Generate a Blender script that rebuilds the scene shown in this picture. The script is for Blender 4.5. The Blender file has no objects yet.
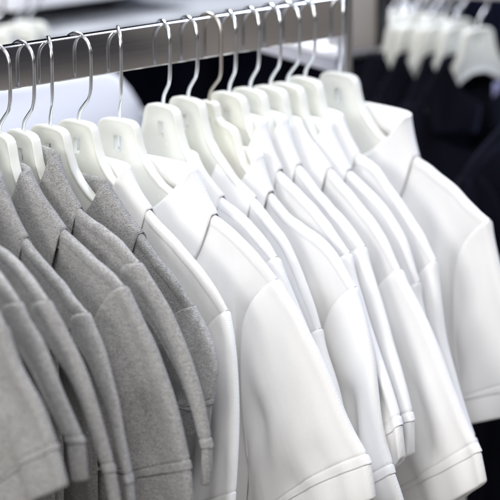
import bpy, bmesh, math, random
from mathutils import Vector, Matrix, noise

scene = bpy.context.scene
COL = scene.collection
MM = 0.001
rad = math.radians

# ------------------------------------------------------------------ camera
TH, PI_ = rad(42.3), rad(14.4)
VD = Vector((math.sin(TH)*math.cos(PI_), math.cos(TH)*math.cos(PI_), -math.sin(PI_)))
VR = Vector((math.cos(TH), -math.sin(TH), 0.0))
VU = VR.cross(VD)
cam_data = bpy.data.cameras.new('camera')
cam = bpy.data.objects.new('camera', cam_data)
COL.objects.link(cam)
m = Matrix((VR, VU, -VD)).transposed().to_4x4()
m.translation = Vector((-1.70123, -2.05536, 0.47678))
cam.matrix_world = m
cam_data.sensor_width = 36
cam_data.sensor_fit = 'HORIZONTAL'
cam_data.lens = 36*2700/500
cam_data.clip_start = 0.1
cam_data.clip_end = 60
cam_data.dof.use_dof = True
cam_data.dof.focus_distance = 2.61
cam_data.dof.aperture_fstop = 4.3
scene.camera = cam

# ------------------------------------------------------------------ world and lamps
world = bpy.data.worlds.new('World')
scene.world = world
world.use_nodes = True
bg = world.node_tree.nodes['Background']
# a bright ceiling over a dim shop: the surroundings darken from zenith to floor
wn, wl = world.node_tree.nodes, world.node_tree.links
wtc = wn.new('ShaderNodeTexCoord')
wsp = wn.new('ShaderNodeSeparateXYZ')
wcr = wn.new('ShaderNodeValToRGB')
wl.new(wtc.outputs['Generated'], wsp.inputs['Vector'])
wl.new(wsp.outputs['Z'], wcr.inputs['Fac'])
wcr.color_ramp.elements[0].position = 0.12; wcr.color_ramp.elements[0].color = (0.020, 0.021, 0.026, 1)
wcr.color_ramp.elements[1].position = 0.75; wcr.color_ramp.elements[1].color = (0.50, 0.505, 0.52, 1)
wl.new(wcr.outputs['Color'], bg.inputs['Color'])
bg.inputs['Strength'].default_value = 1.0

def area(name, loc, target, size, power, color):
    l = bpy.data.lights.new(name, 'AREA')
    l.shape = 'RECTANGLE'
    l.size, l.size_y = size
    l.energy = power
    l.color = color
    o = bpy.data.objects.new(name, l)
    COL.objects.link(o)
    o.location = loc
    o.rotation_euler = (Vector(target)-Vector(loc)).to_track_quat('-Z', 'Y').to_euler()
    return o

area('side_lamp', (-4.4, -1.45, 1.45), (0.0, -0.2, -0.25), (1.5, 1.2), 84, (1.0, 0.975, 0.94))
area('floor_fill_light', (-1.9, -1.6, 2.6), (0.0, -0.2, -0.25), (1.6, 1.6), 56, (1.0, 0.98, 0.95))
area('floor_fill_light', (1.6, -0.6, 1.6), (0.1, -0.2, -0.2), (0.9, 0.9), 27, (0.64, 0.74, 1.0))
area('floor_fill_light', (0.6, 1.3, 1.8), (0.55, 0.3, -0.1), (1.2, 0.6), 62, (0.92, 0.95, 1.0))
area('floor_fill_light', (4.4, -5.2, 2.2), (4.4, -5.0, -1.1), (2.5, 2.5), 50, (1.0, 0.95, 0.90))  # added fill: brightens the unseen floor that the chrome rail mirrors

scene.view_settings.view_transform = 'Standard'
scene.view_settings.look = 'None'
scene.view_settings.exposure = 0.26
scene.view_settings.gamma = 1.0

# ------------------------------------------------------------------ helpers
def tag(o, label=None, cat=None, group=None, kind=None):
    if label: o['label'] = label
    if cat: o['category'] = cat
    if group: o['group'] = group
    if kind: o['kind'] = kind
    return o

def empty(name, loc):
    o = bpy.data.objects.new(name, None)
    o.empty_display_size = 0.02
    COL.objects.link(o)
    o.location = loc
    return o

def mesh_obj(name, bm, mat, parent=None, smooth=True, origin=(0, 0, 0)):
    """link a bmesh given in world metres; origin = world location of the parent thing"""
    bmesh.ops.recalc_face_normals(bm, faces=bm.faces)
    me = bpy.data.meshes.new(name)
    bm.to_mesh(me)
    bm.free()
    me.materials.append(mat)
    if smooth:
        for p in me.polygons: p.use_smooth = True
    me.transform(Matrix.Translation(-Vector(origin)))
    o = bpy.data.objects.new(name, me)
    COL.objects.link(o)
    if parent: o.parent = parent
    else: o.location = origin
    return o

def grid(bm, rows):
    """rows: list of equal-length lists of points"""
    vs = [[bm.verts.new(p) for p in r] for r in rows]
    for a, b in zip(vs, vs[1:]):
        for i in range(len(a)-1):
            bm.faces.new((a[i], a[i+1], b[i+1], b[i]))
    return vs

def tube(bm, pts, r, n=10, caps=True):
    pts = [Vector(p) for p in pts]
    up = Vector((1, 0, 0))
    rings = []
    for i, p in enumerate(pts):
        a = pts[max(i-1, 0)]; b = pts[min(i+1, len(pts)-1)]
        t = (b-a).normalized()
        s = up - t*up.dot(t)
        if s.length < 1e-4: s = Vector((0, 1, 0)) - t*t.y
        s.normalize()
        q = t.cross(s)
        up = s
        rings.append([bm.verts.new(p + (s*math.cos(k*2*math.pi/n) + q*math.sin(k*2*math.pi/n))*r) for k in range(n)])
    for a, b in zip(rings, rings[1:]):
        for k in range(n):
            bm.faces.new((a[k], a[(k+1) % n], b[(k+1) % n], b[k]))
    if caps:
        bm.faces.new(rings[0]); bm.faces.new(rings[-1][::-1])

def box(bm, lo, hi, bev=0.0):
    r = bmesh.ops.create_cube(bm, size=1)
    vs = r['verts']
    lo, hi = Vector(lo), Vector(hi)
    for v in vs:
        v.co = Vector([(lo[k]+hi[k])/2 + v.co[k]*(hi[k]-lo[k]) for k in range(3)])
    if bev:
        es = list({e for v in vs for e in v.link_edges})
        bmesh.ops.bevel(bm, geom=es, offset=bev, segments=3, affect='EDGES', profile=0.5)

def catmull(pts, n):
    """resample a polyline smoothly with n points (even in chord length)"""
    P = [Vector(p) for p in pts]
    P = [P[0]*2-P[1]] + P + [P[-1]*2-P[-2]]
    out = []
    for i in range(1, len(P)-2):
        p0, p1, p2, p3 = P[i-1:i+3]
        for k in range(16):
            t = k/16
            out.append(0.5*((2*p1) + (p2-p0)*t + (2*p0-5*p1+4*p2-p3)*t*t + (3*p1-p0-3*p2+p3)*t**3))
    out.append(P[-2])
    L = [0.0]
    for a, b in zip(out, out[1:]): L.append(L[-1]+(b-a).length)
    res = []
    j = 0
    for k in range(n):
        s = L[-1]*k/(n-1)
        while j < len(L)-2 and L[j+1] < s: j += 1
        f = (s-L[j])/max(L[j+1]-L[j], 1e-9)
        res.append(out[j].lerp(out[j+1], min(max(f, 0), 1)))
    return res

def smooth(x):
    x = min(max(x, 0.0), 1.0)
    return x*x*(3-2*x)

# ------------------------------------------------------------------ materials
def new_mat(name):
    mt = bpy.data.materials.new(name)
    mt.use_nodes = True
    nt = mt.node_tree
    return mt, nt, nt.nodes['Principled BSDF']

def setc(b, **kw):
    for k, v in kw.items():
        b.inputs[k.replace('_', ' ')].default_value = v

def fabric(name, col, col2=None, melange=0.0, sheen=0.25, bump=0.25, sheen_tint=(1, 1, 1, 1), rib=False, crease=5.0):
    mt, nt, b = new_mat(name)
    N, L = nt.nodes, nt.links
    tc = N.new('ShaderNodeTexCoord')
    setc(b, Base_Color=(*col, 1), Roughness=0.92, Sheen_Weight=sheen, Sheen_Roughness=0.5, Sheen_Tint=sheen_tint)
    b.inputs['Specular IOR Level'].default_value = 0.05
    # pique knit: small raised cells in courses and wales, a little uneven, over soft hanging creases
    def wave(direction, scale):
        w = N.new('ShaderNodeTexWave'); w.bands_direction = direction
        w.inputs['Scale'].default_value = scale; w.inputs['Distortion'].default_value = 2.5
        w.inputs['Detail'].default_value = 2; w.inputs['Detail Scale'].default_value = 0.6
        L.new(tc.outputs['Object'], w.inputs['Vector'])
        return w
    wy, wz = wave('Y', 190), wave('Z', 215)
    kn = N.new('ShaderNodeMath'); kn.operation = 'MULTIPLY'
    L.new(wy.outputs['Fac'], kn.inputs[0]); L.new(wz.outputs['Fac'], kn.inputs[1])
    no = N.new('ShaderNodeTexNoise'); no.inputs['Scale'].default_value = 260; no.inputs['Detail'].default_value = 3
    L.new(tc.outputs['Object'], no.inputs['Vector'])
    mp = N.new('ShaderNodeMapping'); mp.inputs['Scale'].default_value = (48, 48, 15); mp.inputs['Rotation'].default_value = (0.25, 0, 0)
    L.new(tc.outputs['Object'], mp.inputs['Vector'])
    n0 = N.new('ShaderNodeTexNoise'); n0.inputs['Scale'].default_value = 1.0; n0.inputs['Detail'].default_value = 2.5; n0.inputs['Distortion'].default_value = 0.6
    L.new(mp.outputs['Vector'], n0.inputs['Vector'])
    k1 = N.new('ShaderNodeMath'); k1.operation = 'MULTIPLY_ADD'; k1.inputs[1].default_value = 0.7
    L.new(no.outputs['Fac'], k1.inputs[0]); L.new(kn.outputs[0], k1.inputs[2])
    mx = N.new('ShaderNodeMath'); mx.operation = 'MULTIPLY_ADD'; mx.inputs[1].default_value = crease
    L.new(n0.outputs['Fac'], mx.inputs[0]); L.new(k1.outputs[0], mx.inputs[2])
    if rib:
        wa = N.new('ShaderNodeTexWave'); wa.bands_direction = 'Y'
        wa.inputs['Scale'].default_value = 175; wa.inputs['Distortion'].default_value = 0.6; wa.inputs['Detail'].default_value = 1
        L.new(tc.outputs['Object'], wa.inputs['Vector'])
        m3 = N.new('ShaderNodeMath'); m3.operation = 'MULTIPLY_ADD'; m3.inputs[1].default_value = 1.2
        L.new(wa.outputs['Fac'], m3.inputs[0]); L.new(mx.outputs[0], m3.inputs[2]); mx = m3
    bp = N.new('ShaderNodeBump'); bp.inputs['Strength'].default_value = bump; bp.inputs['Distance'].default_value = 0.0009
    L.new(mx.outputs[0], bp.inputs['Height'])
    L.new(bp.outputs['Normal'], b.inputs['Normal'])
    if melange:
        # melange yarn: flecks stretched along the courses of the knit
        m1 = N.new('ShaderNodeMapping'); m1.inputs['Scale'].default_value = (760, 480, 1500)
        L.new(tc.outputs['Object'], m1.inputs['Vector'])
        n1 = N.new('ShaderNodeTexNoise'); n1.inputs['Scale'].default_value = 1.0; n1.inputs['Detail'].default_value = 4; n1.inputs['Roughness'].default_value = 0.7
        L.new(m1.outputs['Vector'], n1.inputs['Vector'])
        m2 = N.new('ShaderNodeMapping'); m2.inputs['Scale'].default_value = (260, 110, 420)
        L.new(tc.outputs['Object'], m2.inputs['Vector'])
        n2 = N.new('ShaderNodeTexNoise'); n2.inputs['Scale'].default_value = 1.0; n2.inputs['Detail'].default_value = 3
        L.new(m2.outputs['Vector'], n2.inputs['Vector'])
        ad = N.new('ShaderNodeMath'); ad.operation = 'MULTIPLY_ADD'; ad.inputs[1].default_value = 0.22
        L.new(n2.outputs['Fac'], ad.inputs[0]); L.new(n1.outputs['Fac'], ad.inputs[2])
        cr = N.new('ShaderNodeValToRGB')
        cr.color_ramp.elements[0].position = 0.40; cr.color_ramp.elements[0].color = (*col2, 1)
        cr.color_ramp.elements[1].position = 0.80; cr.color_ramp.elements[1].color = (*col, 1)
        L.new(ad.outputs[0], cr.inputs['Fac'])
        L.new(cr.outputs['Color'], b.inputs['Base Color'])
    return mt

M_WHITE = fabric('white_pique', (0.87, 0.87, 0.87), sheen=0.12, bump=0.17, crease=11.0)
M_GREY = fabric('grey_melange', (0.52, 0.514, 0.511), (0.112, 0.112, 0.114), melange=1.0, sheen=0.25, bump=0.3)
M_WHITE_RIB = fabric('white_rib', (0.87, 0.87, 0.87), sheen=0.12, bump=0.15, rib=True)
M_GREY_RIB = fabric('grey_rib', (0.52, 0.514, 0.511), (0.112, 0.112, 0.114), melange=1.0, sheen=0.25, bump=0.4, rib=True)
RIB = {}
M_BLACK = fabric('black_pique', (0.0032, 0.0032, 0.0055), sheen=0.11, sheen_tint=(0.55, 0.6, 1.0, 1), bump=0.2)
M_NAVY = fabric('navy_cloth', (0.006, 0.007, 0.018), sheen=0.02, bump=0.2)

RIB[M_WHITE.name] = M_WHITE_RIB
RIB[M_GREY.name] = M_GREY_RIB

def metal(name, col, rough, scratch=0.0, stretch=(1, 1, 1)):
    mt, nt, b = new_mat(name)
    N, L = nt.nodes, nt.links
    setc(b, Base_Color=(*col, 1), Metallic=1.0, Roughness=rough)
    tc = N.new('ShaderNodeTexCoord')
    mp = N.new('ShaderNodeMapping'); mp.inputs['Scale'].default_value = stretch
    L.new(tc.outputs['Object'], mp.inputs['Vector'])
    no = N.new('ShaderNodeTexNoise'); no.inputs['Scale'].default_value = 60; no.inputs['Detail'].default_value = 4
    L.new(mp.outputs['Vector'], no.inputs['Vector'])
    mr = N.new('ShaderNodeMapRange')
    mr.inputs['To Min'].default_value = max(rough-scratch, 0.02); mr.inputs['To Max'].default_value = rough+scratch
    L.new(no.outputs['Fac'], mr.inputs['Value']); L.new(mr.outputs['Result'], b.inputs['Roughness'])
    return mt

M_CHROME = metal('chrome_wire', (0.90, 0.92, 0.96), 0.22, 0.06)
M_RAIL = metal('chrome_rail', (0.64, 0.635, 0.645), 0.045, 0.03, (0.15, 4, 6))
M_DULL = metal('dull_wire', (0.55, 0.51, 0.46), 0.38, 0.08)
M_STEEL = metal('brushed_steel', (0.55, 0.54, 0.55), 0.35, 0.1, (1, 1, 12))

def plastic(name, col, sss=0.35, rough=0.28):
    mt, nt, b = new_mat(name)
    N, L = nt.nodes, nt.links
    setc(b, Base_Color=(*col, 1), Roughness=rough, Subsurface_Weight=sss, Subsurface_Scale=0.02)
    b.inputs['Subsurface Radius'].default_value = (1.0, 0.95, 0.8)
    tc = N.new('ShaderNodeTexCoord')
    no = N.new('ShaderNodeTexNoise'); no.inputs['Scale'].default_value = 70; no.inputs['Detail'].default_value = 3
    L.new(tc.outputs['Object'], no.inputs['Vector'])
    mr = N.new('ShaderNodeMapRange'); mr.inputs['To Min'].default_value = rough-0.08; mr.inputs['To Max'].default_value = rough+0.10
    L.new(no.outputs['Fac'], mr.inputs['Value']); L.new(mr.outputs['Result'], b.inputs['Roughness'])
    bp = N.new('ShaderNodeBump'); bp.inputs['Strength'].default_value = 0.2; bp.inputs['Distance'].default_value = 0.001
    L.new(no.outputs['Fac'], bp.inputs['Height']); L.new(bp.outputs['Normal'], b.inputs['Normal'])
    return mt

M_HANGER = plastic('milky_plastic', (0.82, 0.83, 0.77), 0.45, 0.24)
M_IVORY = plastic('ivory_plastic', (0.83, 0.82, 0.74), 0.45, 0.24)
M_SHELL = plastic('white_shell', (0.70, 0.715, 0.78), 0.1, 0.35)

def plain(name, col, rough=0.6, noise=0.25, scale=30):
    mt, nt, b = new_mat(name)
    N, L = nt.nodes, nt.links
    setc(b, Roughness=rough)
    tc = N.new('ShaderNodeTexCoord')
    no = N.new('ShaderNodeTexNoise'); no.inputs['Scale'].default_value = scale; no.inputs['Detail'].default_value = 5
    L.new(tc.outputs['Object'], no.inputs['Vector'])
    cr = N.new('ShaderNodeValToRGB')
    cr.color_ramp.elements[0].position = 0.3; cr.color_ramp.elements[0].color = (*[c*(1-noise) for c in col], 1)
    cr.color_ramp.elements[1].position = 0.7; cr.color_ramp.elements[1].color = (*[c*(1+noise) for c in col], 1)
    L.new(no.outputs['Fac'], cr.inputs['Fac']); L.new(cr.outputs['Color'], b.inputs['Base Color'])
    return mt

M_FLOOR = plain('shop_floor', (0.28, 0.257, 0.235), 0.5, 0.45, 2.2)
M_WALL = plain('dark_wall', (0.018, 0.019, 0.028), 0.8, 0.3, 3)
M_TAUPE = plain('taupe_board', (0.36, 0.33, 0.30), 0.5, 0.15, 8)
M_BLACKPAINT = plain('black_paint', (0.012, 0.012, 0.016), 0.35, 0.2, 30)
M_PAPER = plain('white_board', (0.86, 0.86, 0.90), 0.5, 0.02, 20)
M_TABLE = plain('grey_table_top', (0.33, 0.34, 0.36), 0.35, 0.3, 10)
M_GREYBOARD = plain('grey_board', (0.55, 0.55, 0.62), 0.5, 0.05, 20)
M_LABEL = plain('lavender_label', (0.45, 0.45, 0.72), 0.7, 0.05, 60)

# ------------------------------------------------------------------ the setting
bm = bmesh.new(); grid(bm, [[(-8, -9, -1.15), (9, -9, -1.15)], [(-8, 5, -1.15), (9, 5, -1.15)]])
tag(mesh_obj('floor', bm, M_FLOOR, smooth=False), kind='structure')
bm = bmesh.new(); box(bm, (-8, 4.2, -1.14), (9, 4.3, 2.6))
tag(mesh_obj('back_wall', bm, M_WALL, smooth=False), kind='structure')

bm = bmesh.new(); grid(bm, [[(1.0, -8, -1.146), (4.35, -8, -1.146)], [(1.0, -4.78, -1.146), (4.35, -4.78, -1.146)]])  # unseen dark sheet, added to darken the reflection in the rail's left end
tag(mesh_obj('rail_reflection_sheet', bm, M_WALL, smooth=False), kind='structure')

# ------------------------------------------------------------------ hanger
def hanger_stations(crest, kind):
    """near side of the hanger: pairs (upper edge point, lower edge point), u outward, z up, mm"""
    if kind == 'square':
        head = [(4.6, -64), (8, -64.3), (11, -66), (12.5, -70), (14, -78), (19, -83), (27, -85), (35, -87), (40, -91), (43, -97), (46, -107), (53, -121)]
    else:
        head = [(4.6, -62.5), (9, -62.7), (15, -63.3), (19.5, -64.6), (23, -67.5), (25.2, -72), (26.8, -79), (29.5, -88), (35, -100), (45, -112), (57, -122)]
    T = [Vector((a, b, 0)) for a, b in head]
    tail = [Vector((u, z-8, 0)) for u, z in crest if u > 66 and z-8 < -125.5]
    if len(tail) < 2:
        e = crest[-1]
        tail = [Vector((80, -134, 0)), Vector((100, -146, 0))]
    arm = catmull(T[-2:]+tail, 26)[6:]
    n = len(T)
    base = -119 if kind == 'rear' else -150
    L = [Vector((v.x if i < 3 else 9+(i-2)*27/(n-3), base-2*(i/n) - (12*(i/n)**2 if kind == 'rear' else 0), 0)) for i, v in enumerate(T)]
    L[0].x = 4.6
    for i, v in enumerate(arm):
        a = arm[max(i-1, 0)]; b = arm[min(i+1, len(arm)-1)]
        t = (b-a).normalized()
        nrm = Vector((t.y, -t.x, 0))                    # pointing down and inward
        f = i/(len(arm)-1)
        wd = 11 + (4 if kind == 'rear' else 25)*(1-smooth(f*1.6)) 
        if f > 0.9: wd *= math.sqrt(max(1-((f-0.9)/0.115)**2, 0.05))
        p = v + nrm*wd
        L.append(p)
    for i in range(1, len(L)):
        if L[i].x < L[i-1].x + 0.8: L[i].x = L[i-1].x + 0.8
    return T+arm, L

def make_hanger(hx, zoff, yaw, hook_yaw, crest, label, kind='plain', group=None, mat=None, hook_mat=None, sp_uc=95):
    """built about the pivot on the rail, in its own axes; arm direction u runs along -Y"""
    root = empty('hanger', (hx*MM, 0, 0))
    root.rotation_euler = (0, 0, yaw)
    tag(root, label, 'hanger', group)
    T, L = hanger_stations(crest, kind)
    mir = lambda v: Vector((-v.x, v.y, 0))
    TT = [mir(v) for v in reversed(T)] + T
    LL = [mir(v) for v in reversed(L)] + L
    ks = len(T)                                         # columns ks-1 and ks flank the slot
    cols = []
    for i, (t, l) in enumerate(zip(TT, LL)):
        a = TT[max(i-1, 0)]; b = TT[min(i+1, len(TT)-1)]
        tg = (b-a).normalized(); d = (l-t); ln = d.length; d.normalize()
        k = 1/max(abs(tg.x*d.y-tg.y*d.x), 0.45)
        th = 1 - 0.5*smooth((abs(t.x)-sp_uc*0.85)/45)
        sc = min(1.0, ln/(13*k))*k
        sec = [(0, 4.0), (.2*sc, 4.55), (.6*sc, 4.9), (1.2*sc, 5.0), (2.6*sc, 5.0), (3.0*sc, 4.8), (3.4*sc, 4.0), (3.7*sc, 3.8)]
        bot = [(ln-dd/k if ln > 40 else ln-dd, h) for dd, h in reversed(sec)]
        mid = [(ln*f if ln > 30 else sec[-1][0]+(bot[0][0]-sec[-1][0])*(f), 3.8) for f in (.2, .383, .6, .8)]
        if ln > 30: mid = [(min(max(m_, sec[-1][0]+0.2*(j+1)), bot[0][0]-0.2*(4-j)), h) for j, (m_, h) in enumerate(mid)]
        line = [(t+d*dd, h*th) for dd, h in sec+mid+bot]
        cols.append(line)
    bm = bmesh.new()
    def vert(p, h, sd): return bm.verts.new((sd*h*MM, -p.x*MM, (p.y+zoff)*MM))
    F = [[vert(p, h, -1) for p, h in c] for c in cols]
    B = [[vert(p, h, 1) for p, h in c] for c in cols]
    nr = len(F[0])
    r0 = 8
    for i in range(len(F)-1):
        for j in range(nr-1):
            if i == ks-1 and j == r0: continue
            bm.faces.new((F[i][j], F[i][j+1], F[i+1][j+1], F[i+1][j]))
            bm.faces.new((B[i][j], B[i+1][j], B[i+1][j+1], B[i][j+1]))
        bm.faces.new((F[i][0], F[i+1][0], B[i+1][0], B[i][0]))
        bm.faces.new((F[i][-1], B[i][-1], B[i+1][-1], F[i+1][-1]))
    for i in (0, len(F)-1):
        for j in range(nr-1):
            bm.faces.new((F[i][j], F[i][j+1], B[i][j+1], B[i][j]))
    i, j = ks-1, r0
    q = [(i, j), (i+1, j), (i+1, j+1), (i, j+1)]
    for (a, b), (c, d) in zip(q, q[1:]+q[:1]):
        bm.faces.new((F[a][b], F[c][d], B[c][d], B[a][b]))
    o = mesh_obj('shoulder_frame', bm, mat or M_HANGER, root)
    o.data.set_sharp_from_angle(angle=rad(50))
    # the wire hook
    c, s = math.cos(hook_yaw), math.sin(hook_yaw)
    prof = [(0, zoff-93), (0, zoff-80), (0, zoff-66), (0.4, zoff-60), (3, zoff-53), (10, zoff-45), (15.5, zoff-39), (18.2, zoff-31), (19, -22), (19, -8), (19, 4)]
    R = 19
    for k in range(1, 13):
        a = math.pi*k/12
        prof.append((R*math.cos(a), 4.2+R*math.sin(a)))
    prof += [(-18.6, -3), (-17.6, -9)]
    cl = catmull([(0, y, z) for y, z in prof], 64)
    bm = bmesh.new()
    tube(bm, [(v.y*s*MM, -v.y*c*MM, v.z*MM) for v in cl], 1.85*MM, 12)
    mesh_obj('hook', bm, hook_mat or M_CHROME, root)
    return root

# ------------------------------------------------------------------ polo shirt
QROWS = [0, 0.25, 0.8, 1.8, 3.2, 5.2, 7.2, 8.8, 9.4, 12, 18, 26, 36, 48, 62, 78, 96, 118, 142, 170, 200, 235, 275, 320, 370, 430, 500]

def h_arc(q, r, hm):
    a = math.sqrt(max(r*r-(r-q)**2, 0)) if q < r else r
    return a + (hm-r)*smooth((q-r*0.6)/110) - (0.3 if q > 9 else 0.0)

def make_shirt(sp, mat, label, group, seed, name='polo_shirt'):
    """sp: traced crest in mm: hx, A (collar apex), C, crest, S (sleeve seam), sl, E (sleeve end), end (cuff end)"""
    rnd = random.Random(seed)
    hx = sp['hx']
    org = Vector((hx*MM, 0, -0.1))
    root = empty(name, org)
    tag(root, label, 'shirt', group)
    hm = sp.get('h', 8.0)
    r0 = 5.0
    A, C, S, E, END = [Vector(sp[k]) for k in ('A', 'C', 'S', 'E', 'end')]
    def jit(v):
        a = noise.noise(Vector((v.y*0.022+seed*0.9, seed*0.31, 0)))*2.2 + noise.noise(Vector((v.y*0.06, seed*0.7, 3)))*1.0
        return v + Vector((a*0.5, 0, a))
    crest = [jit(v) for v in catmull([C]+[Vector(p) for p in sp['crest']]+[S], 16)]
    def far(v, k=1.0): return Vector((2*hx - v.x, -v.y, v.z))
    fold = [(rnd.uniform(0.012, 0.03), rnd.uniform(0, 6.28), rnd.uniform(-.004, .004), rnd.uniform(0.6, 1.5)) for _ in range(4)]
    def wav(y, z):
        return sum(a*math.sin(w*6.28*y*1.0 + ph + d*6.28*z) for w, ph, d, a in fold)
    # ---- torso: front (-X) and back (+X) sheets joined on the shoulder crest
    st = []
    for v in reversed(crest): st.append((v, v.z, v.z, 0.0))
    nn = 14
    for i in range(1, nn):
        g = math.pi*i/nn
        y = C.y*math.cos(g)
        p = Vector((C.x+(2*hx-2*C.x)*i/nn, y, 0))
        sn = math.sin(g)
        st.append((p, C.z-8*sn**.5-70*sn**1.2, C.z-6*sn**.5, sn))
    for v in crest: w = far(v); st.append((w, v.z, v.z, 0.0))
    bm = bmesh.new()
    cols = []
    for k, (p, zf, zb, nk) in enumerate(st):
        line = []
        edge = abs(p.y)/abs(S.y)
        for side, zt in ((-1, zf), (1, zb)):
            part = []
            for q in QROWS:
                z = zt-q
                h = h_arc(q, r0, hm)
                if nk: h = max(h, (hm+1.5)*math.sqrt(nk)*(1-smooth(q/60))+hm*smooth(q/60)*0.9)
                y = p.y - math.copysign(1, p.y)*sp.get('tsh', 34)*smooth((edge-0.72)/0.28)*smooth(q/70)
                if edge > 0.86: h = h*(1-0.35*smooth((edge-0.86)/0.14)) 
                x = p.x + side*h + wav(y, z)*smooth((q-14)/90)*1.3 + 3.0*smooth((q-6)/40)*noise.noise(Vector((y*0.035+z*.012+seed, z*0.022, seed*.37))) + 1.1*smooth((q-5)/20)*noise.noise(Vector((y*0.08-z*.05+seed, z*0.045+y*.03, seed*.57)))
                part.append(Vector((x, y, z))*MM)
            line.append(part)
        if nk: cols.append(line[0][::-1] + line[1])
        else: cols.append(line[0][::-1] + line[1])
    vs = [[bm.verts.new(p) for p in c] for c in cols]
    half = len(QROWS)
    for i in range(len(vs)-1):
        a, b = vs[i], vs[i+1]
        nk = st[i][3] > 0 or st[i+1][3] > 0
        for j in range(len(a)-1):
            if j == half-1:
                continue
            bm.faces.new((a[j], a[j+1], b[j+1], b[j]))
    bmesh.ops.remove_doubles(bm, verts=bm.verts, dist=1e-6)
    body = mesh_obj('torso', bm, mat, root, origin=org)
    # ---- sleeves
    for sgn in (1, -1):
        K = [jit(v) for v in catmull([S]+[Vector(p) for p in sp['sl']]+[E], 30)]
        ax = (E-K[-6]).normalized()
        Wc = sp.get('w', 140)
        pin = Vector((0, -ax.z, ax.y)).normalized()
        if pin.y < 0: pin = -pin
        cdir = Vector((0, 1, -sp.get('cv', 0.2))).normalized()
        arm = catmull([(0, 0, 0), (0, 16, -13), (0, 30, -34), (0, 37, -64), (0, 38, -105), (0, 36, -150), (0, 30, -185)], 30)
        arm = [Vector((0, v.y*sp.get('ay', 1.0), v.z*sp.get('ad', 1.0))) for v in arm]
        cw = [Vector((0, cdir.y*Wc*w, cdir.z*Wc*w)) + Vector((0, ax.y, ax.z))*(sp.get('arc', 7)*math.sin(math.pi*w)) for w in [i/29 for i in range(30)]]
        nw = 26
        ws = [0, .003, .009, .02, .035, .055, .08, .11, .15, .2, .26, .32, .38, .44, .5, .56, .62, .68, .74, .8, .85, .9, .94, .97, .99, 1.0]
        sf = [(rnd.uniform(1.2, 3.2), rnd.uniform(0, 6.28), rnd.uniform(-2, 2), rnd.uniform(0.8, 2.2)) for _ in range(3)]
        def at(lst, f):
            f = min(max(f, 0), 1)*(len(lst)-1); i = min(int(f), len(lst)-2)
            return lst[i].lerp(lst[i+1], f-i)
        hs = sp.get('hs', 9.0)
        def srf(t, w, side, grow=0.0):
            k = at(K, t)
            L = (S+arm[-1]).lerp(E+cw[-1], t**sp.get('tp', 1.0)) + Vector((0, -8*math.sin(math.pi*t), 0))
            if sp.get('par'): L = k + arm[-1].lerp(cw[-1], t)
            p = k.lerp(L, w)
            p += (at(arm, w) - arm[-1]*w)*(1-t) + (at(cw, w)-cw[-1]*w)*t
            ln = (L-k).length
            q = w*ln
            h = h_arc(min(q, 300), 5.6, hm)
            hmid = hs*(0.75+0.25*math.sin(math.pi*min(w*1.1, 1)))
            h = min(h, 5.6) + max(hmid-5.6, 0)*smooth((q-4)/55)
            q2 = (1-w)*ln
            clo = math.sqrt(max(1-(1-min(q2/9, 1))**2, 0))
            h *= clo*smooth(t*3+0.0) + (1-smooth(t*3))
            x = k.x + (S.x + (hx-S.x)*0.25 - k.x)*w*0.4*smooth(t*1.5)
            wv = sum(a*math.sin(f_*6.28*w + ph + d*t*3) for f_, ph, d, a in sf)*smooth(w*4)*smooth(t*2.5)*smooth((1-w)*4)*sp.get('fold', 1.0)
            wv *= min(Wc/120, 1)
            wv += min(Wc/120, 1)*sp.get('fold', 1.0)*5.0*noise.noise(Vector((p.y*0.016+seed*3.1, p.z*0.009, seed*1.7)))*smooth(w*5)*smooth((1-w)*4)*smooth(t*4)
            wv += min(Wc/120, 1)*sp.get('fold', 1.0)*2.8*noise.noise(Vector((p.y*0.045+seed*2.3, p.z*0.02+p.y*.01, seed*0.7)))*smooth(w*5)*smooth((1-w)*4)*smooth(t*4)
            for w0, t0, t1, dp, wd in sp.get('crease', ()):
                if side < 0: wv += dp*math.exp(-((w-w0-0.05*math.sin(t*9))/wd)**2)*smooth((t-t0)/0.15)*smooth((t1-t)/0.1)
            # the seam allowance stands up a little where the sleeve is set in
            lip = 0.9*math.exp(-((t-0.03)*22)**2) + 0.4 - 1.9*math.exp(-(t*80)**2)
            hem = 0.7*smooth((t-0.950)/0.010)
            lip -= 1.5*math.exp(-((t-0.948)*170)**2)
            return Vector((x + side*(h+grow+lip*0.8+hem*0.5)*1.0 + wv, p.y, p.z + (lip*0.6+hem*0.5)*(1-smooth(q/12)))) , ax
        ts = [0, .006, .013, .022, .035, .055, .08]+[0.11+0.80*i/20 for i in range(21)]+[.928, .938, .943, .946, .948, .951, .955, .963, .98, .995, 1.0]
        rows = []
        for t in ts:
            row = [srf(t, w, -1)[0] for w in ws[::-1]] + [srf(t, w, 1)[0] for w in ws[1:]]
            rows.append(row)
        # roll the end of the sleeve in where the rib is sewn on
        last = rows[-1]
        ctr = sum(last, Vector())/len(last)
        rows.append([p.lerp(Vector((0, 0, 0))+Vector((at(K, 1).x*0.5+p.x*0.5, p.y, p.z)), 0.5)+ax*0.6 for p in last])
        def fin(p):
            if sgn < 0: p = far(p)
            return p*MM
        bm = bmesh.new(); grid(bm, [[fin(p) for p in r] for r in rows])
        sl = mesh_obj('sleeve', bm, mat, root, origin=org)
        # rib cuff
        ln = (END-E).length
        ca = (END-E).normalized()
        crow = []
        prof = [(-3, -2.4), (0.0, -2.2), (1.0, -1.2), (3, -0.9), (ln*.5, -0.8), (ln-2.5, -0.9), (ln-0.8, -1.5), (ln, -2.6), (ln-1, -3.6), (ln-8, -3.8)]
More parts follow.
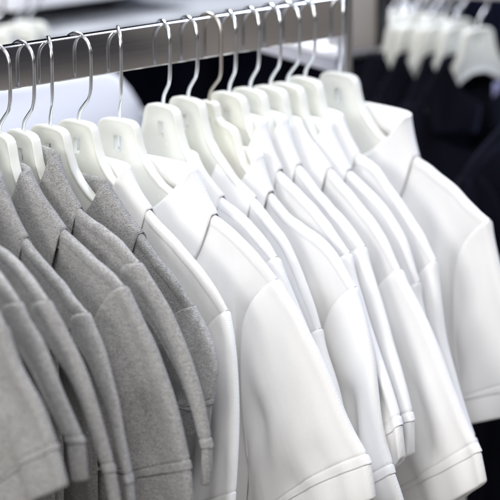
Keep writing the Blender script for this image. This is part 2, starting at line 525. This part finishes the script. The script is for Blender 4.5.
        for dd, g in prof:
            row = []
            for side, wl in ((-1, ws[::-1]), (1, ws[1:])):
                for w in wl:
                    p, _ = srf(1.0, w, side, 0.0)
                    kx = at(K, 1).x
                    inn = p + (cdir*(-g)*(1-2*w) if False else Vector())
                    off = p.x-kx
                    red = max(abs(off)+g, 0.4) if abs(off) > 0.2 else 0
                    x = kx + math.copysign(red, off) if abs(off) > 0.2 else p.x
                    inw = Vector((0, cdir.y, cdir.z))*(-g*0.8*(1-2*w))
                    dirn = ca.copy() if sp.get('par') else (ca*(1-w) + ax*w*0.9).normalized()
                    dirn.x *= 0.3
                    row.append(Vector((x, p.y, p.z)) + inw + dirn*dd)
            crow.append(row)
        bm = bmesh.new(); grid(bm, [[fin(p) for p in r] for r in crow])
        cu = mesh_obj('cuff', bm, RIB.get(mat.name, mat), sl, origin=org)
    # ---- collar
    psi = []
    n1 = 60
    a0, a1 = rad(84), rad(-264)
    for i in range(n1+1):
        psi.append(a0+(a1-a0)*i/n1)
    extra = [rad(d) for d in (1, 2, 4, 7, 10, 13, 17, 21, -1, -2, -4, -7, -10, -13, -17, -21)]
    psi = sorted(psi + extra + [rad(-180)-e for e in extra], reverse=True)
    wx = sp.get('wx', 13.0)
    rows = []
    for ph in psi:
        s_, c_ = math.sin(ph), math.cos(ph)          # s_>0 front (-X)
        fr = max(s_, 0.0); bk = max(-s_, 0.0)
        ratio = (1-c_)/2                               # 0 near, 1 far
        cx = A.x + (2*hx-2*A.x)*ratio
        zf = A.z - sp.get('vdrop', 60)*fr**1.45 + 4*bk*(1-bk*.5)
        sx = math.copysign(abs(s_)**0.5, s_)
        F = Vector((cx - wx*sx, A.y*c_, zf))
        I = Vector((cx - wx*sx*0.80, A.y*c_*0.93, zf-30+10*fr))
        cxc = C.x + (2*hx-2*C.x)*ratio
        edge = min(abs(math.asin(max(-1, min(1, s_))))/rad(26), 1.0)
        zb = C.z + 1.5 - (44*edge*fr**0.0 if s_ > 0 else 30*edge)*(1.0 if True else 0)
        if s_ > 0: zb = min(zb, zf-30) - 6*fr
        xo = (hm+3.6)*math.sqrt(1-(1-edge)**2)
        B = Vector((cxc - math.copysign(xo, s_) if abs(s_) > 1e-6 else cxc, C.y*c_*1.0 - math.copysign(1.5, c_)*abs(c_), zb))
        od0 = Vector((-s_*1.0, -c_*0.6, 0)).normalized()
        row = []
        # inside of the stand, up to the fold
        for q in (0, .35, .7, .9): row.append(I.lerp(F, q) - od0*(1.6 if q > .6 else 0.8))
        out = (B-F); out.z = 0
        od = Vector((-s_*1.0, -abs(C.y)/abs(C.y)*c_*0.6, 0))
        if od.length > 0: od.normalize()
        row.append(F + Vector((0, 0, 0.0)) - od*0.6)
        row.append(F + od*0.9 + Vector((0, 0, 0.5)))
        row.append(F + od*2.2 + Vector((0, 0, -0.6)))
        for q in (.06, .14, .25, .4, .55, .7, .84, .94, 1.0):
            p = F.lerp(B, q)
            bul = sp.get('bul', 3.0)*math.sin(math.pi*min(q*1.0, 1))**.8
            p += od*(bul*0.6*(1-2.2*abs(c_)**6)+1.6*(1-q)) + Vector((0, 0, bul*0.35*(1-fr)))
            p.x += wav(p.y, p.z)*0.3*q
            row.append(p)
        rows.append([p*MM for p in row])
    bm = bmesh.new(); grid(bm, rows)
    bmesh.ops.remove_doubles(bm, verts=bm.verts, dist=1e-6)
    co = mesh_obj('collar', bm, RIB.get(mat.name, mat), root, origin=org)
    md = co.modifiers.new('thickness', 'SOLIDIFY'); md.thickness = 1.3*MM; md.offset = 0
    return root

# traced crest points of every shirt (mm; origin on the rail, arms along -Y)
SPEC = {
    'GG': {'hx': -322, 'A': (-330, -55, -80), 'C': (-336, -100, -110), 'S': (-352.0, -259.0, -164.2), 'E': (-345.0, -319.3, -263.2), 'end': (-345.0, -332.2, -293.3), 'crest': [(-342.5, -176.7, -127.5), (-348.4, -228.0, -140.8)], 'sl': [(-349.8, -274.8, -196.2), (-347.7, -299.0, -224.3)], 'hs': 12, 'w': 150, 'cv': 0.8, 'arc': -8, 'crease': [(0.35, 0.5, 1.2, 6, 0.05)]},
    'GF': {'hx': -282, 'A': (-290, -55, -68), 'C': (-294, -98, -97), 'S': (-312.0, -226.9, -158.6), 'E': (-300.0, -298.7, -273.0), 'end': (-300.0, -303.4, -307.7), 'crest': [(-300.2, -138.0, -114.5), (-306.8, -187.5, -135.4)], 'sl': [(-308.1, -256.5, -192.3), (-303.9, -278.1, -234.0)], 'hs': 6, 'h': 6, 'w': 19, 'ad': 0.2, 'ay': 0.6, 'par': 1, 'tsh': 110, 'arc': 0},
    'GE': {'hx': -240, 'A': (-248, -60, -82), 'C': (-257.5, -105.9, -127.7), 'S': (-277.0, -223.4, -162.2), 'E': (-265.0, -298.1, -308.0), 'end': (-265.0, -305.9, -335.9), 'crest': [(-266.7, -161.3, -139.2), (-272.8, -198.2, -149.5)], 'sl': [(-274.3, -249.0, -191.4), (-271.1, -272.3, -228.4), (-268.1, -285.9, -267.5)], 'hs': 5, 'h': 5.5, 'w': 12, 'ad': 0.16, 'ay': 0.5, 'par': 1, 'tsh': 110, 'arc': 0},
    'GD': {'hx': -200, 'A': (-206.9, -57.2, -89.8), 'C': (-213.1, -108.2, -137.6), 'S': (-226.0, -214.8, -185.6), 'E': (-242.0, -292.3, -324.3), 'end': (-242.0, -296.0, -353.6), 'crest': [(-219.6, -162.2, -163.4)], 'sl': [(-229.3, -238.3, -211.9), (-234.1, -264.5, -252.0), (-238.7, -281.9, -293.8)], 'hs': 5, 'h': 5.5, 'w': 12, 'ad': 0.16, 'ay': 0.5, 'par': 1, 'tsh': 110, 'arc': 0},
    'GC': {'hx': -159, 'A': (-164.0, -44.5, -93.6), 'C': (-171.6, -112.9, -136.0), 'S': (-183.0, -214.3, -168.2), 'E': (-170.0, -291.3, -329.0), 'end': (-170.0, -295.2, -361.8), 'crest': [(-178.9, -177.8, -155.2)], 'sl': [(-180.7, -235.3, -193.8), (-177.6, -259.3, -229.0), (-173.9, -278.2, -275.8)], 'hs': 12, 'w': 150, 'fold': 1.8, 'crease': [(0.3, 0.45, 0.92, 9, 0.05), (0.52, 0.5, 1.0, 6, 0.07)]},
    'GB': {'hx': -130, 'A': (-134.8, -52.6, -82.0), 'C': (-138.7, -94.7, -124.3), 'S': (-148.0, -195.5, -155.3), 'E': (-146.0, -293.1, -313.9), 'end': (-146.0, -291.5, -351.0), 'crest': [(-143.5, -146.7, -138.4)], 'sl': [(-147.7, -219.2, -174.6), (-147.2, -252.1, -212.8), (-146.6, -278.9, -259.5)], 'hs': 5.5, 'h': 6, 'w': 13, 'ad': 0.2, 'ay': 0.6, 'par': 1, 'tsh': 110, 'arc': 0},
    'GA': {'hx': -96.5, 'A': (-90.9, -75.6, -112.5), 'C': (-87.3, -124.7, -151.9), 'S': (-82.0, -195.6, -210.0), 'E': (-112.0, -254.8, -287.9), 'end': (-112.0, -250.4, -314.5), 'crest': [(-85.5, -149.0, -172.4), (-83.7, -173.1, -190.6)], 'sl': [(-89.6, -222.7, -225.5), (-95.7, -240.9, -239.8), (-102.4, -252.6, -258.3)], 'w': 60, 'ad': 0.6},
    'WA': {'hx': -61, 'A': (-54.9, -64.2, -103.0), 'C': (-51.9, -95.0, -139.2), 'S': (-42.0, -199.2, -221.7), 'E': (-96.0, -267.5, -385.0), 'end': (-96.0, -266.0, -417.4), 'crest': [(-48.0, -136.4, -167.3), (-44.6, -171.9, -193.0)], 'sl': [(-49.5, -216.0, -242.6), (-63.5, -237.2, -284.6), (-77.5, -252.7, -327.5)], 'cv': 0.3},
    'WB': {'hx': -8.7, 'A': (7.0, -91.4, -109.8), 'C': (11.9, -119.9, -150.2), 'S': (25.0, -195.8, -204.8), 'E': (32.0, -321.0, -363.3), 'end': (32.0, -328.3, -396.8), 'crest': [(17.7, -153.2, -168.3), (21.9, -177.6, -186.6)], 'sl': [(26.5, -228.5, -234.6), (28.1, -256.6, -271.1), (30.4, -293.5, -326.4)], 'h': 9, 'hs': 14, 'w': 215, 'cv': 0.72, 'arc': -10, 'wx': 17, 'fold': 1.4, 'crease': [(0.42, 0.55, 1.2, 6, 0.07), (0.2, 0.7, 1.2, 3, 0.05)]},
    'WC': {'hx': 49.4, 'A': (48.2, -45.7, -110.2), 'C': (47.1, -90.9, -142.6), 'S': (45.0, -174.2, -189.3), 'E': (48.0, -259.1, -360.1), 'end': (48.0, -263.7, -391.8), 'crest': [(46.1, -129.1, -158.2), (45.4, -159.3, -177.0)], 'sl': [(45.5, -193.9, -217.0), (46.2, -216.3, -251.1), (47.0, -241.3, -296.6)], 'h': 6.0, 'hs': 7, 'w': 110, 'cv': 0.4},
    'WD': {'hx': 83, 'A': (82.3, -50.0, -120.8), 'C': (81.5, -100.7, -147.4), 'S': (80.0, -200.8, -263.0), 'E': (65.0, -260.2, -384.3), 'end': (65.0, -263.5, -416.6), 'crest': [(81.2, -120.3, -160.4), (80.7, -153.3, -185.2), (80.3, -183.0, -228.6)], 'sl': [(76.9, -214.3, -288.2), (72.3, -236.5, -323.5)], 'h': 6.0, 'hs': 7, 'w': 120, 'cv': 0.4},
    'WE': {'hx': 112, 'A': (114.1, -72.5, -114.6), 'C': (114.6, -91.5, -148.0), 'S': (118.0, -211.0, -224.8), 'E': (90.0, -296.3, -391.2), 'end': (90.0, -310.6, -418.5), 'crest': [(115.5, -121.9, -169.9), (116.9, -173.1, -190.7)], 'sl': [(112.6, -231.0, -255.6), (105.9, -251.1, -296.3), (97.7, -269.8, -346.9)], 'h': 8, 'hs': 11, 'w': 150, 'cv': 0.5, 'crease': [(0.3, 0.35, 1.2, 6, 0.08)]},
    'WF': {'hx': 139.6, 'A': (140.0, -48.7, -87.5), 'C': (140.2, -75.9, -131.6), 'S': (141.0, -178.6, -201.1), 'E': (110.0, -285.4, -348.9), 'end': (110.0, -290.2, -381.9), 'crest': [(140.5, -116.0, -156.2), (140.8, -152.6, -179.9)], 'sl': [(131.4, -210.4, -248.0), (124.2, -236.7, -282.5), (116.9, -262.8, -316.5)], 'h': 6.5, 'hs': 7.5, 'w': 75, 'cv': 0.5, 'ad': 0.8},
    'WG': {'hx': 169, 'A': (167.3, -51.1, -87.8), 'C': (166.4, -76.4, -130.1), 'S': (163.0, -177.7, -197.8), 'E': (132.0, -280.4, -350.8), 'end': (132.0, -281.1, -386.1), 'crest': [(165.4, -107.6, -151.1), (164.0, -147.5, -174.3)], 'sl': [(154.1, -208.9, -242.2), (146.0, -236.0, -281.8), (138.0, -262.8, -320.9)], 'h': 6.5, 'hs': 7.5, 'w': 46, 'cv': 0.4, 'ad': 0.7, 'arc': 0},
    'WH': {'hx': 197.6, 'A': (197.1, -40.6, -96.7), 'C': (196.4, -91.5, -136.4), 'S': (195.0, -197.7, -221.5), 'E': (190.0, -317.7, -388.0), 'end': (190.0, -326.8, -418.3), 'crest': [(195.8, -139.7, -166.1), (195.3, -178.4, -197.9)], 'sl': [(193.9, -224.9, -256.8), (192.6, -259.4, -301.6), (190.8, -297.1, -360.7)], 'hs': 12, 'w': 150, 'cv': 0.62, 'arc': 3, 'crease': [(0.35, 0.4, 0.95, 4, 0.07), (0.6, 0.5, 1.2, 5, 0.08)]},
    'WI': {'hx': 222, 'A': (222.0, -60.0, -100.5), 'C': (222.0, -94.9, -140.8), 'S': (222.0, -198.7, -240.9), 'E': (212.0, -267.1, -400.3), 'end': (212.0, -270.8, -433.7), 'crest': [(222.0, -144.0, -168.5), (222.0, -179.3, -204.4)], 'sl': [(220.8, -203.1, -261.0), (218.4, -219.1, -299.7), (215.0, -250.4, -350.5)], 'h': 6.5, 'hs': 7, 'cv': 0.5},
    'WJ': {'hx': 248, 'A': (248.5, -50.6, -95.9), 'C': (248.8, -79.4, -131.3), 'S': (250.0, -195.4, -223.2), 'E': (228.0, -278.6, -401.1), 'end': (228.0, -282.1, -429.2), 'crest': [(249.1, -104.6, -140.0), (249.5, -144.4, -170.7), (249.8, -175.0, -199.3)], 'sl': [(246.9, -203.3, -249.8), (240.6, -220.6, -303.7), (232.4, -255.4, -369.1)], 'h': 7, 'hs': 8, 'cv': 0.5},
    'WK': {'hx': 300, 'A': (309.0, -91.7, -97.0), 'C': (310.3, -104.6, -138.4), 'S': (320.0, -203.7, -191.9), 'E': (325.0, -253.9, -365.4), 'end': (325.0, -260.4, -391.2), 'crest': [(314.4, -146.4, -155.9), (317.7, -179.9, -177.5)], 'sl': [(320.8, -210.9, -218.6), (322.3, -228.0, -269.4), (324.0, -246.6, -330.9)], 'h': 9, 'hs': 12, 'w': 115, 'cv': 0.36, 'arc': 0, 'wx': 17},
}
# neck height offset (mm) and twist of the wire hook (degrees) of every hanger
HANG = {
    'GG': (0, 0),
    'GF': (0, 0),
    'GE': (0, 0),
    'GD': (0, 0),
    'GC': (0, 0),
    'GB': (-1.9, 0),
    'GA': (-1.6, -30),
    'WA': (-1.4, 5),
    'WB': (-6.7, -32),
    'WC': (-0.2, -18),
    'WD': (2.6, -10),
    'WE': (-3.4, 0),
    'WF': (0.3, -20),
    'WG': (0.7, -12),
    'WH': (-0.9, -8),
    'WI': (-0.8, 0),
    'WJ': (2.3, -10),
    'WK': (1.1, -34),
}
SHIRTS = [
    ('GG', 'g', 'grey melange polo shirt nearest the bottom left corner, its broad sleeve hem curving down'),
    ('GF', 'g', 'grey melange polo shirt second from the left, its short sleeve ending in a narrow cuff'),
    ('GE', 'g', 'grey melange polo shirt third from the left, dark gap behind its long sleeve edge'),
    ('GD', 'g', 'grey melange polo shirt fourth from the left, its collar cut by the picture edge'),
    ('GC', 'g', 'grey melange polo shirt with the widest sleeve of the grey ones, creased low down'),
    ('GB', 'g', 'grey melange polo shirt whose pointed collar stands before two slotted hangers'),
    ('GA', 'g', 'grey melange polo shirt touching the first white one, hanger arm entering its open collar'),
    ('WA', 'w', 'narrow white polo shirt lying directly against the last grey shirt'),
    ('WB', 'w', 'large white polo shirt in the middle with broad turned collar and wide sleeve'),
    ('WC', 'w', 'white polo shirt whose collar rises just behind the big turned collar in the middle'),
    ('WD', 'w', 'white polo shirt left of the ivory square hanger, its sleeve seam lowest'),
    ('WE', 'w', 'white polo shirt hanging low on the ivory square hanger'),
    ('WF', 'w', 'white polo shirt just right of the ivory square hanger, thin sleeve with folded cuff'),
    ('WG', 'w', 'white polo shirt with the thinnest sleeve, its small cuff beside the broad right sleeve'),
    ('WH', 'w', 'white polo shirt whose broad ribbed sleeve fills the lower right of the row'),
    ('WI', 'w', 'white polo shirt fourth from the right end showing only a strip behind the broad sleeve'),
    ('WJ', 'w', 'white polo shirt second from the right, thin strip before the turned last shirt'),
    ('WK', 'w', 'white polo shirt at the right end turned to show its whole collar and shoulder'),
]
HLAB = {
    'GG': 'milky plastic hanger of the leftmost grey shirt, out past the picture edge',
    'GF': 'milky plastic hanger of the second grey shirt, out past the picture edge',
    'GE': 'milky plastic hanger of the third grey shirt, out past the picture edge',
    'GD': 'milky plastic hanger of the fourth grey shirt, out past the picture edge',
    'GC': 'milky plastic hanger cut by the left picture edge, holding a grey shirt',
    'GB': 'milky plastic hanger with dark slot, first whole one from the left',
    'GA': 'milky plastic hanger with a grey shirt, its arm curving bare into the collar',
    'WA': 'milky plastic hanger at the change from grey to white shirts',
    'WB': 'milky plastic hanger turned outward, long bare arm into the big white collar',
    'WC': 'milky plastic hanger just right of the turned one with the long bare arm',
    'WD': 'milky plastic hanger touching the left side of the ivory square one',
    'WE': 'ivory hanger with square shoulders and a dull grey hook',
    'WF': 'milky plastic hanger touching the right side of the ivory square one',
    'WG': 'milky plastic hanger, fifth from the right end of the front rail',
    'WH': 'milky plastic hanger, fourth from the right end of the front rail',
    'WI': 'milky plastic hanger, third from the right end of the front rail',
    'WJ': 'milky plastic hanger pressed against the left of the last one on the front rail',
    'WK': 'milky plastic hanger at the right end of the rail turned to face outward',
}
BACK = [
    (723, 192, -23, 'black polo shirt with a lavender neck label on the rear rack', 'white hanger facing outward above the lavender label'),
    (708, 219, -23, 'black polo shirt directly behind the one with the lavender label', 'white hanger second from the front on the rear rack'),
    (700, 234, -23, 'black polo shirt third from the front on the rear rack', 'white hanger third from the front on the rear rack'),
    (694, 247, -23, 'black polo shirt fourth from the front on the rear rack', 'white hanger fourth from the front on the rear rack'),
    (688, 258, -23, 'black polo shirt fifth from the front on the rear rack', 'white hanger fifth from the front on the rear rack'),
    (682, 269, -23, 'black polo shirt sixth from the front on the rear rack', 'white hanger sixth from the front on the rear rack'),
    (677, 279, -23, 'black polo shirt seventh from the front on the rear rack', 'white hanger seventh from the front on the rear rack'),
    (676, 281, -23, 'black polo shirt eighth from the front on the rear rack', 'white hanger eighth from the front on the rear rack'),
    (668, 296, -23, 'black polo shirt farthest back on the rear rack', 'white hanger farthest back on the rear rack'),
    (775, 85, -23, 'black polo shirt cut by the right picture edge, first in front of the lavender label', 'white hanger past the right picture edge, first in front of the lavender label'),
    (795, 48, -23, 'black polo shirt cut by the right picture edge, second in front of the lavender label', 'white hanger past the right picture edge, second in front of the lavender label'),
    (812, 12, -23, 'black polo shirt cut by the right picture edge, third in front of the lavender label', 'white hanger past the right picture edge, third in front of the lavender label'),
    (830, -25, -23, 'black polo shirt cut by the right picture edge, fourth in front of the lavender label', 'white hanger past the right picture edge, fourth in front of the lavender label'),
]
CORNER = [
    (250, 560, -20, 0.9, 'white hanger blurred at the top left corner, nearest the picture edge'),
    (300, 575, -20, 0.75, 'white hanger blurred at the top left corner, second from the picture edge'),
    (332, 590, -20, 0.7, 'white hanger blurred at the top left corner, third from the picture edge'),
    (815, 418, -40, 1.67, 'white hanger of the faint row beyond the rear rack, farthest left'),
    (817, 388, -40, 1.42, 'white hanger of the faint row beyond the rear rack, second from its left end'),
    (819, 356, -40, 1.69, 'white hanger of the faint row beyond the rear rack, third from its left end'),
    (823, 322, -40, 1.52, 'white hanger of the faint row beyond the rear rack, nearest'),
]


# ------------------------------------------------------------------ hangers and shirts on the rail
for key, kind, label in SHIRTS:
    sp = SPEC[key]
    mat = M_GREY if key[0] == 'G' else M_WHITE
    grp = 'grey polo shirts on the front rail' if key[0] == 'G' else 'white polo shirts on the front rail'
    make_shirt(sp, mat, label, grp, sum(map(ord, key))*7, 'polo_shirt')
    hx = sp['hx']
    S = Vector(sp['S'])
    yaw = math.atan2(S.x-hx, -S.y)
    cy = math.cos(yaw)
    pts = [sp['C']]+list(sp['crest'])+[sp['S']]
    cr = [(-p[1]/cy, p[2]) for p in pts]
    cv = catmull([(a, b, 0) for a, b in cr], 24)
    cr = [(v.x, v.y) for v in cv if v.x < max(cr[0][0]+22, cr[-1][0]-62)]
    z0, hyaw = HANG[key]
    make_hanger(hx, z0, yaw, rad(hyaw)-yaw, [(a, b-z0) for a, b in cr], HLAB[key],
                'square' if key == 'WE' else 'plain', 'hangers on the front rail',
                M_IVORY if key == 'WE' else None, M_DULL if key == 'WE' else None, abs(sp['C'][1]))

# ------------------------------------------------------------------ chrome rail
rr = empty('clothes_rail', (0, 0, 0))
tag(rr, 'flat polished chrome rail that carries the grey and white shirts', 'rail')
bm = bmesh.new(); box(bm, (-0.62, -0.006, -0.0215), (0.302, 0.006, 0.0215), 0.0018)
mesh_obj('rail_bar', bm, M_RAIL, rr, smooth=False)
bm = bmesh.new(); box(bm, (0.303, -0.007, -0.075), (0.312, 0.007, 0.0235), 0.001); 
mesh_obj('end_bracket', bm, M_STEEL, rr, smooth=False)
bm = bmesh.new(); box(bm, (0.402, 0.10, -1.14), (0.418, 0.127, -0.025), 0.002)
box(bm, (0.3035, 0.0085, -0.020), (0.315, 0.120, -0.006), 0.001)
box(bm, (0.3155, 0.106, -0.0245), (0.417, 0.1205, -0.005), 0.001)
mesh_obj('upright', bm, M_STEEL, rr, smooth=False)

# ------------------------------------------------------------------ things behind the rail
# white shell of a chair back
bm = bmesh.new()
rows = []
for i in range(33):
    v = i/32
    row = []
    for j in range(41):
        s = -1 + 2*j/40
        wdt = 1.0
        if v > 0.86: wdt = math.sqrt(max(1-((v-0.86)/0.14)**2, 0))*0.16+0.84
        x = -0.02 + s*0.40*wdt
        z = -0.66 + 0.548*v - 0.012*s*s
        y = 0.42 + 0.05*s*s - 0.04*v + 0.03*smooth((v-0.85)/0.15)
        row.append(Vector((x, y, z)))
    rows.append(row)
grid(bm, rows)
sh = mesh_obj('chair_back', bm, M_SHELL, None)
md = sh.modifiers.new('thickness', 'SOLIDIFY'); md.thickness = 0.012
tag(sh, 'smooth pale lavender white shell with rounded corner behind the left end of the rail', 'chair back')

# navy cloth hanging behind
bm = bmesh.new()
rows = []
for i in range(8):
    z = -1.1 + 1.035*i/7
    rows.append([Vector((-0.2+1.9*j/140, 0.72+0.025*math.sin(j*0.55)+0.012*math.sin(j*1.3+i*.3), z)) for j in range(141)])
grid(bm, rows)
nv = mesh_obj('hanging_cloth', bm, M_NAVY, None)
md = nv.modifiers.new('thickness', 'SOLIDIFY'); md.thickness = 0.003
tag(nv, 'near black navy cloth hanging in folds behind the chrome rail', 'cloth')

# display shelf just above the rail in the picture
t0 = (0.2, 0.3, -0.5)
t = empty('display_shelf', t0)
tag(t, 'blurred grey metal shelf top running along just above the chrome rail', 'shelf')
bm = bmesh.new(); box(bm, (-0.20, 0.56, -0.113), (1.05, 0.80, -0.100), 0.003)
mesh_obj('shelf_board', bm, M_TABLE, t, smooth=False, origin=t0)
for sx in (0.17, 1.02):
    bm = bmesh.new(); box(bm, (sx, 0.70, -1.145), (sx+0.02, 0.715, -0.1135), 0.002)
    mesh_obj('leg', bm, M_STEEL, t, smooth=False, origin=t0)

# glossy white box shelf behind the right end of the rail
b0 = (0.43, 0.2, -0.1)
b = empty('display_box', b0)
tag(b, 'glossy white display box with a pale grey side behind the right end of the rail', 'display box')
def prism(quad, z0, z1):
    bm = bmesh.new()
    lo = [bm.verts.new((x, y, z0)) for x, y in quad]; hi = [bm.verts.new((x, y, z1)) for x, y in quad]
    bm.faces.new(hi); bm.faces.new(lo[::-1])
    for k in range(len(quad)):
        bm.faces.new((lo[k], lo[(k+1) % len(quad)], hi[(k+1) % len(quad)], hi[k]))
    bmesh.ops.bevel(bm, geom=list(bm.edges), offset=0.001, segments=2, affect='EDGES')
    return bm
mesh_obj('box_body', prism([(0.367, 0.076), (0.432, 0.138), (0.440, 0.240), (0.400, 0.240)], -0.082, -0.0665), M_GREYBOARD, b, smooth=False, origin=b0)
mesh_obj('lid', prism([(0.364, 0.071), (0.437, 0.138), (0.446, 0.245), (0.398, 0.245)], -0.066, -0.060), M_PAPER, b, smooth=False, origin=b0)

# taupe board in a metal frame
p0 = (0.49, 0.2, -0.4)
p = empty('display_stand', p0)
tag(p, 'taupe board with a steel bottom edge and a black post beside the rear rack', 'display stand')
bm = bmesh.new(); box(bm, (0.568, 0.285, -0.112), (0.640, 0.292, 0.30), 0.001)
mesh_obj('board', bm, M_TAUPE, p, smooth=False, origin=p0)
bm = bmesh.new(); box(bm, (0.568, 0.280, -0.121), (0.648, 0.296, -0.113), 0.0015)
mesh_obj('bottom_edge', bm, M_STEEL, p, smooth=False, origin=p0)
bm = bmesh.new(); box(bm, (0.641, 0.281, -0.1125), (0.658, 0.297, 0.30), 0.0015)
box(bm, (0.649, 0.281, -1.145), (0.658, 0.297, -0.113), 0.0015)
mesh_obj('post', bm, M_BLACKPAINT, p, smooth=False, origin=p0)
bm = bmesh.new(); box(bm, (0.575, 0.300, -1.14), (0.645, 0.306, -0.125), 0.001)
mesh_obj('skirt', bm, M_BLACKPAINT, p, smooth=False, origin=p0)

# pale board seen at the top left
bm = bmesh.new(); box(bm, (0.33, 0.62, -0.075), (0.62, 0.80, -0.055), 0.003)
wb = mesh_obj('shelf_board', bm, M_PAPER, None, smooth=False)
tag(wb, 'pale lavender white board just showing at the top edge above the fourth hook', 'board')

# ------------------------------------------------------------------ rack of black shirts at the right
GEN = dict(hx=0, A=(0, -56, -97), C=(0, -96, -138), crest=[(0, -130, -156), (0, -170, -180)], S=(0, -205, -207),
           sl=[(0, -232, -238), (0, -258, -280), (0, -280, -330)], E=(0, -300, -378), end=(0, -306, -410), h=7.5)
def copy_tree(o, parent=None):
    c = o.copy(); COL.objects.link(c); c.parent = parent
    for ch in list(o.children): copy_tree(ch, c)
    return c
gcr = [(96, -138), (130, -156), (150, -167)]
hs_all = []
for i, (x, y, z, lab, hlab) in enumerate(BACK):
    if i == 0:
        s0 = make_shirt(GEN, M_BLACK, lab, 'black shirts on the rear rack', 5)
        h0 = make_hanger(0, 0, 0, 0, gcr, hlab, 'rear', 'hangers on the rear rack')
        s, h = s0, h0
    else:
        s, h = copy_tree(s0), copy_tree(h0)
    a = math.pi/2 + rad([0, 11, -8, 6, -14, 9, -5, 13, -9, 4, -6, 8, 2][i % 13])
    s.location = (x*MM, y*MM, z*MM-0.1); s.rotation_euler = (0, 0, a); s['label'] = lab
    h.location = (x*MM, y*MM, z*MM); h.rotation_euler = (0, 0, a); h['label'] = hlab
# lavender label sewn into the neck of the front one
bm = bmesh.new(); box(bm, (-0.0095, -0.066, -0.052), (-0.0080, -0.022, -0.034), 0.0003)
mesh_obj('neck_label', bm, M_LABEL, s0)
for (x, y, z, a, lab) in CORNER:
    h = copy_tree(h0)
    h.location = (x*MM, y*MM, z*MM); h.rotation_euler = (0, 0, a)
    h['label'] = lab; h['group'] = 'hangers in the top left corner' if x < 500 else 'faint hangers beyond the rear rack'
# the rail of the rear rack
rk = empty('rear_rail', (0.7, 0.2, -0.025))
tag(rk, 'steel rail carrying the black shirts at the right', 'rail')
bm = bmesh.new(); box(bm, (-0.006, -0.62, -0.0215), (0.006, 0.22, 0.0215), 0.0018)
ro = mesh_obj('rail_bar', bm, M_STEEL, rk, smooth=False)
rk.rotation_euler = (0, 0, rad(26))
bm = bmesh.new(); box(bm, (-0.015, -0.655, -1.11), (0.015, -0.6205, 0.022), 0.002)
mesh_obj('upright', bm, M_STEEL, rk, smooth=False)
